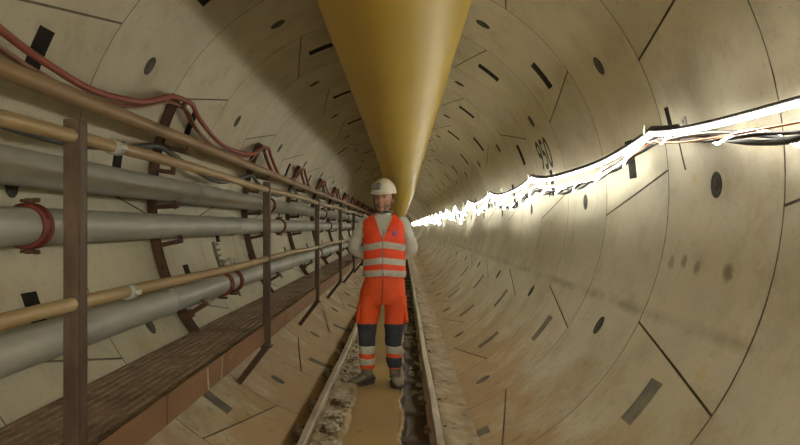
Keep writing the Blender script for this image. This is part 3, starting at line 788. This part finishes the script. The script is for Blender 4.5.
# neckline piping and zip
def vfront(x, z, off=.017):
    cx, cy, _, rx, ry = tor(z, off); u = max(-1, min(1, (x-cx)/rx)); e = 2.4; return Vector((x, cy-ry*(1-abs(u)**e)**(1/e), z))
for s in (-1, 1):
    MB().tube([vfront(.003+s*((z-1.315)*.40+.004), z, .014) for z in [1.315+.02*k for k in range(10)]], .006, 8).build('neck_piping', M['band'], ve)
MB().tube([vfront(.003, z, .018) for z in [.97+.035*k for k in range(11)]], .0045, 6).build('zip', M['patch'], ve)
lg = MB(); c = vfront(.105, 1.345, .017); 
lg.ell(c, (.020, .004, .026), 14, 8); lg.build('violet_emblem', M['logo'], ve)

# trousers
tr = MB()
vv, ff = loft([tor(.975, .004), tor(.955, .006), (.010, 0, .92, .182, .125), (.006, 0, .88, .190, .130), (.0, 0, .84, .198, .132), (-.004, 0, .80, .204, .130), (-.006, 0, .76, .206, .124), (-.008, 0, .72, .205, .112)], 48)
tr.add([wr_(p, .006, 11) for p in vv], ff)
for s in (-1, 1):
    zs = [.80-.02*k for k in range(34)]
    vv, ff = loft([leg(s, z, .004) for z in zs], 30, fn=lambda p, a: p+Vector((0, 0, 0)))
    tr.add([wr_(p, .010, 13, s*5) for p in vv], ff)
tro = tr.build('trousers', M['orange_t'], person)
def lband(name, s, z0, z1, m, off, parent, front_only=False):
    n = 30; vv = []; ff = []; zs = [z0+(z1-z0)*k/8 for k in range(9)]
    vv, ff = loft([leg(s, z, off-(.004 if k in (0, 8) else 0)) for k, z in enumerate(zs)], n)
    vv = [wr_(p, .010, 13, s*5) for p in vv]
    if front_only:
        cen = interp(LEG[s], (z0+z1)/2)
        ff = [f for f in ff if sum((vv[i] for i in f), Vector()).y/4 < cen[1]+.03 and (sum((vv[i] for i in f), Vector()).x/4-cen[0])*s < .055]
    return mesh_obj(name, vv, ff, m, parent)
for s in (-1, 1):
    kp = lband('knee_patch', s, .345, .545, M['navy'], .010, tro)
    lband('reflective_band', s, .275, .345, M['band'], .009, tro)
    if s < 0: lband('reflective_band', s, .175, .235, M['band'], .009, tro)
    else: lband('navy_cuff', s, .150, .245, M['navy'], .010, tro)
    pk = MB(); cx = interp(LEG[s], .66)[0]; pk.box((cx+s*.084, -.015, .645), (.040, .14, .19), Matrix.Rotation(-s*.14, 3, 'Y'), bev=.018)
    b_ = pk.build('cargo_pocket', M['orange_t'], tro, smooth=True)
fl = MB(); fl.box((.155, -.082, .69), (.030, .006, .016), Matrix.Rotation(.5, 3, 'Y'), bev=.003); fl.build('pocket_mark', M['navy'], tro, smooth=False)
MB().tube([(.004, -.135, .95), (.002, -.138, .88), (-.004, -.136, .80), (-.010, -.120, .72)], .004, 6).build('fly_seam', M['rust'], tro)
# boots
for s, yaw, c in ((-1, -50, Vector((-.145, .02, 0))), (1, 10, Vector((.106, .02, 0)))):
    rot = Matrix.Rotation(math.radians(yaw), 3, 'Z'); mb = MB()
    prof = [(.075, .036, .03, .060), (.06, .040, .045, .085), (.02, .043, .052, .105), (-.03, .043, .05, .10), (-.08, .046, .044, .082), (-.125, .050, .036, .070), (-.165, .046, .032, .060), (-.195, .030, .025, .045), (-.207, .012, .018, .030)]
    vv = []; n = 16
    for (y, rx, _, h) in prof:
        for k in range(n):
            a = 2*PI*k/n; x = rx*math.cos(a); z = .022+(h-.022)*.5*(1+math.sin(a)); vv.append(c+rot @ Vector((x, y, z)))
    ff = [(i*n+k, i*n+(k+1) % n, (i+1)*n+(k+1) % n, (i+1)*n+k) for i in range(len(prof)-1) for k in range(n)]+[tuple(range(n)), tuple((len(prof)-1)*n+k for k in range(n))]
    mb.add(vv, ff); v2, f2 = loft([(c.x, c.y, z, r, r+.006) for z, r in ((.06, .05), (.09, .05), (.12, .053), (.16, .057), (.19, .058))], 20, True)
    mb.add(v2, f2); bt = mb.build('boot', M['boot'], person)
    so_ = MB(); vv = []
    for zz, g in ((.0, .0), (.024, .004), (.028, -.001)):
        for k in range(24):
            a = 2*PI*k/24; y = -.066+.150*math.sin(a); wdt = (.048+.006*math.cos((y+.12)*12)); vv.append(c+rot @ Vector(((wdt+g)*math.copysign(abs(math.cos(a))**.7, math.cos(a)), y, zz-.004)))
    so_.add(vv, [(i*24+k, i*24+(k+1) % 24, (i+1)*24+(k+1) % 24, (i+1)*24+k) for i in range(2) for k in range(24)]+[tuple(range(24)), tuple(48+k for k in range(24))])
    so_.build('sole', M['sole'], bt, smooth=False)
    lc = MB()
    for q in range(4): lc.tube([c+rot @ Vector((x, -.035-.018*q, .104-.007*q+.004*(1-abs(x)/.03))) for x in (-.03, 0, .03)], .003, 6)
    lc.build('laces', M['sole'], bt)
# face details, stubble, hair
hr = MB()
def capf(p, q):
    return q
hv = MB().ell(HEADC+Vector((0, .006, .012)), (.083, .103, .118), 32, 24, HR, hf)
kf = []
for f in hv.f:
    c = HR.inverted() @ (sum((hv.v[i] for i in f), Vector())/4-HEADC)
    if (c.y > .005 and c.z > -.075) or c.z > .07: kf.append(f)
hh = mesh_obj('hair', hv.v, kf, M['hair'], person); 
bv = MB().ell(HEADC, (.0785, .0985, .1245), 40, 30, HR, hf); kf = []
for f in bv.f:
    c = HR.inverted() @ (sum((bv.v[i] for i in f), Vector())/4-HEADC)
    if c.z < -.050 and c.y < .035 and not (abs(c.x) < .022 and -.070 < c.z < -.052) or (-.05 <= c.z < .01 and abs(c.x) > .058 and -.02 < c.y < .02): kf.append(f)
M['stubble'] = mat('stubble', (.20, .115, .075), (.28, .16, .11), .85, 0, scale=80, bump=.4, bscale=150)
bo = mesh_obj('beard_stubble', bv.v, kf, M['stubble'], person)
MB().tube([HP(-.024, -.096, -.060), HP(0, -.103, -.061), HP(.024, -.096, -.060)], [.002, .0042, .002], 8).build('mouth', M['lip'], person)
for s in (-1, 1):
    MB().ell(HP(s*.032, -.083, .012), (.012, .007, .006), 12, 8, HR).build('eye', M['eye'], person)
    MB().tube([HP(s*.014, -.092, .030), HP(s*.034, -.089, .035), HP(s*.052, -.074, .028)], [.003, .004, .002], 8).build('eyebrow', M['hair'], person)
# helmet
HC = HEADC+HR @ Vector((0, .006, .058)); hm = MB()
def helf(p, q):
    q = q.copy()
    if abs(p.x) < .22: q *= 1.0+.022*math.cos(p.x/.22*PI/2)      # raised crest
    if abs(abs(p.x)-.42) < .06: q *= 1.008
    return q
t_ = MB().ell(Vector((0, 0, 0)), (.108, .134, .122), 40, 24, None, helf)
kf = [f for f in t_.f if sum((t_.v[i] for i in f), Vector()).z/4 > -.008]
hm.add([HC+HR @ v for v in t_.v], kf)
nn = 48; vv = []
for q, (k1, z) in enumerate(((.99, .004), (1.02, -.004), (1.0, -.012), (.97, -.012), (.95, .0))):
    for k in range(nn):
        a = 2*PI*k/nn; peak = .030*max(0, -math.sin(a))**1.5+.006
        vv.append(HC+HR @ Vector(((.108*k1+(peak*.35 if q in (1, 2) else 0))*math.cos(a), (.134*k1+(peak if q in (1, 2) else 0))*math.sin(a), z-(.008*max(0, -math.sin(a)) if q in (1, 2) else 0))))
hm.add(vv, [(i*nn+k, i*nn+(k+1) % nn, (i+1)*nn+(k+1) % nn, (i+1)*nn+k) for i in range(4) for k in range(nn)])
he = hm.build('helmet', M['helmet'], person)
lp = MB(); R2 = HR @ Matrix.Rotation(math.radians(-14), 3, 'Z') @ Matrix.Rotation(math.radians(-18), 3, 'X'); lc_ = HC+HR @ Vector((-.030, -.118, .052))
lp.box(lc_, (.092, .030, .064), R2, bev=.008); lp.build('lamp_pad', M['patch'], he, smooth=False)
mb = MB(); mb.torus(HC+HR @ Vector((0, 0, .004)), HR @ Vector((0, 0, 1)), .105, .004, 32, 6); 
for s in (-1, 1):
    mb = MB(); mb.tube([HP(s*.088, -.005, .055), HP(s*.086, -.010, -.01), HP(s*.070, -.035, -.085), HP(s*.030, -.066, -.128), HP(0, -.075, -.133)], .0042, 6); mb.build('chin_strap', M['black'], he)
MB().tube([HC+HR @ Vector((.100*math.cos(a), .126*math.sin(a), -.010)) for a in [2*PI*k/40 for k in range(41)]], .006, 6).build('headband', M['black'], he)
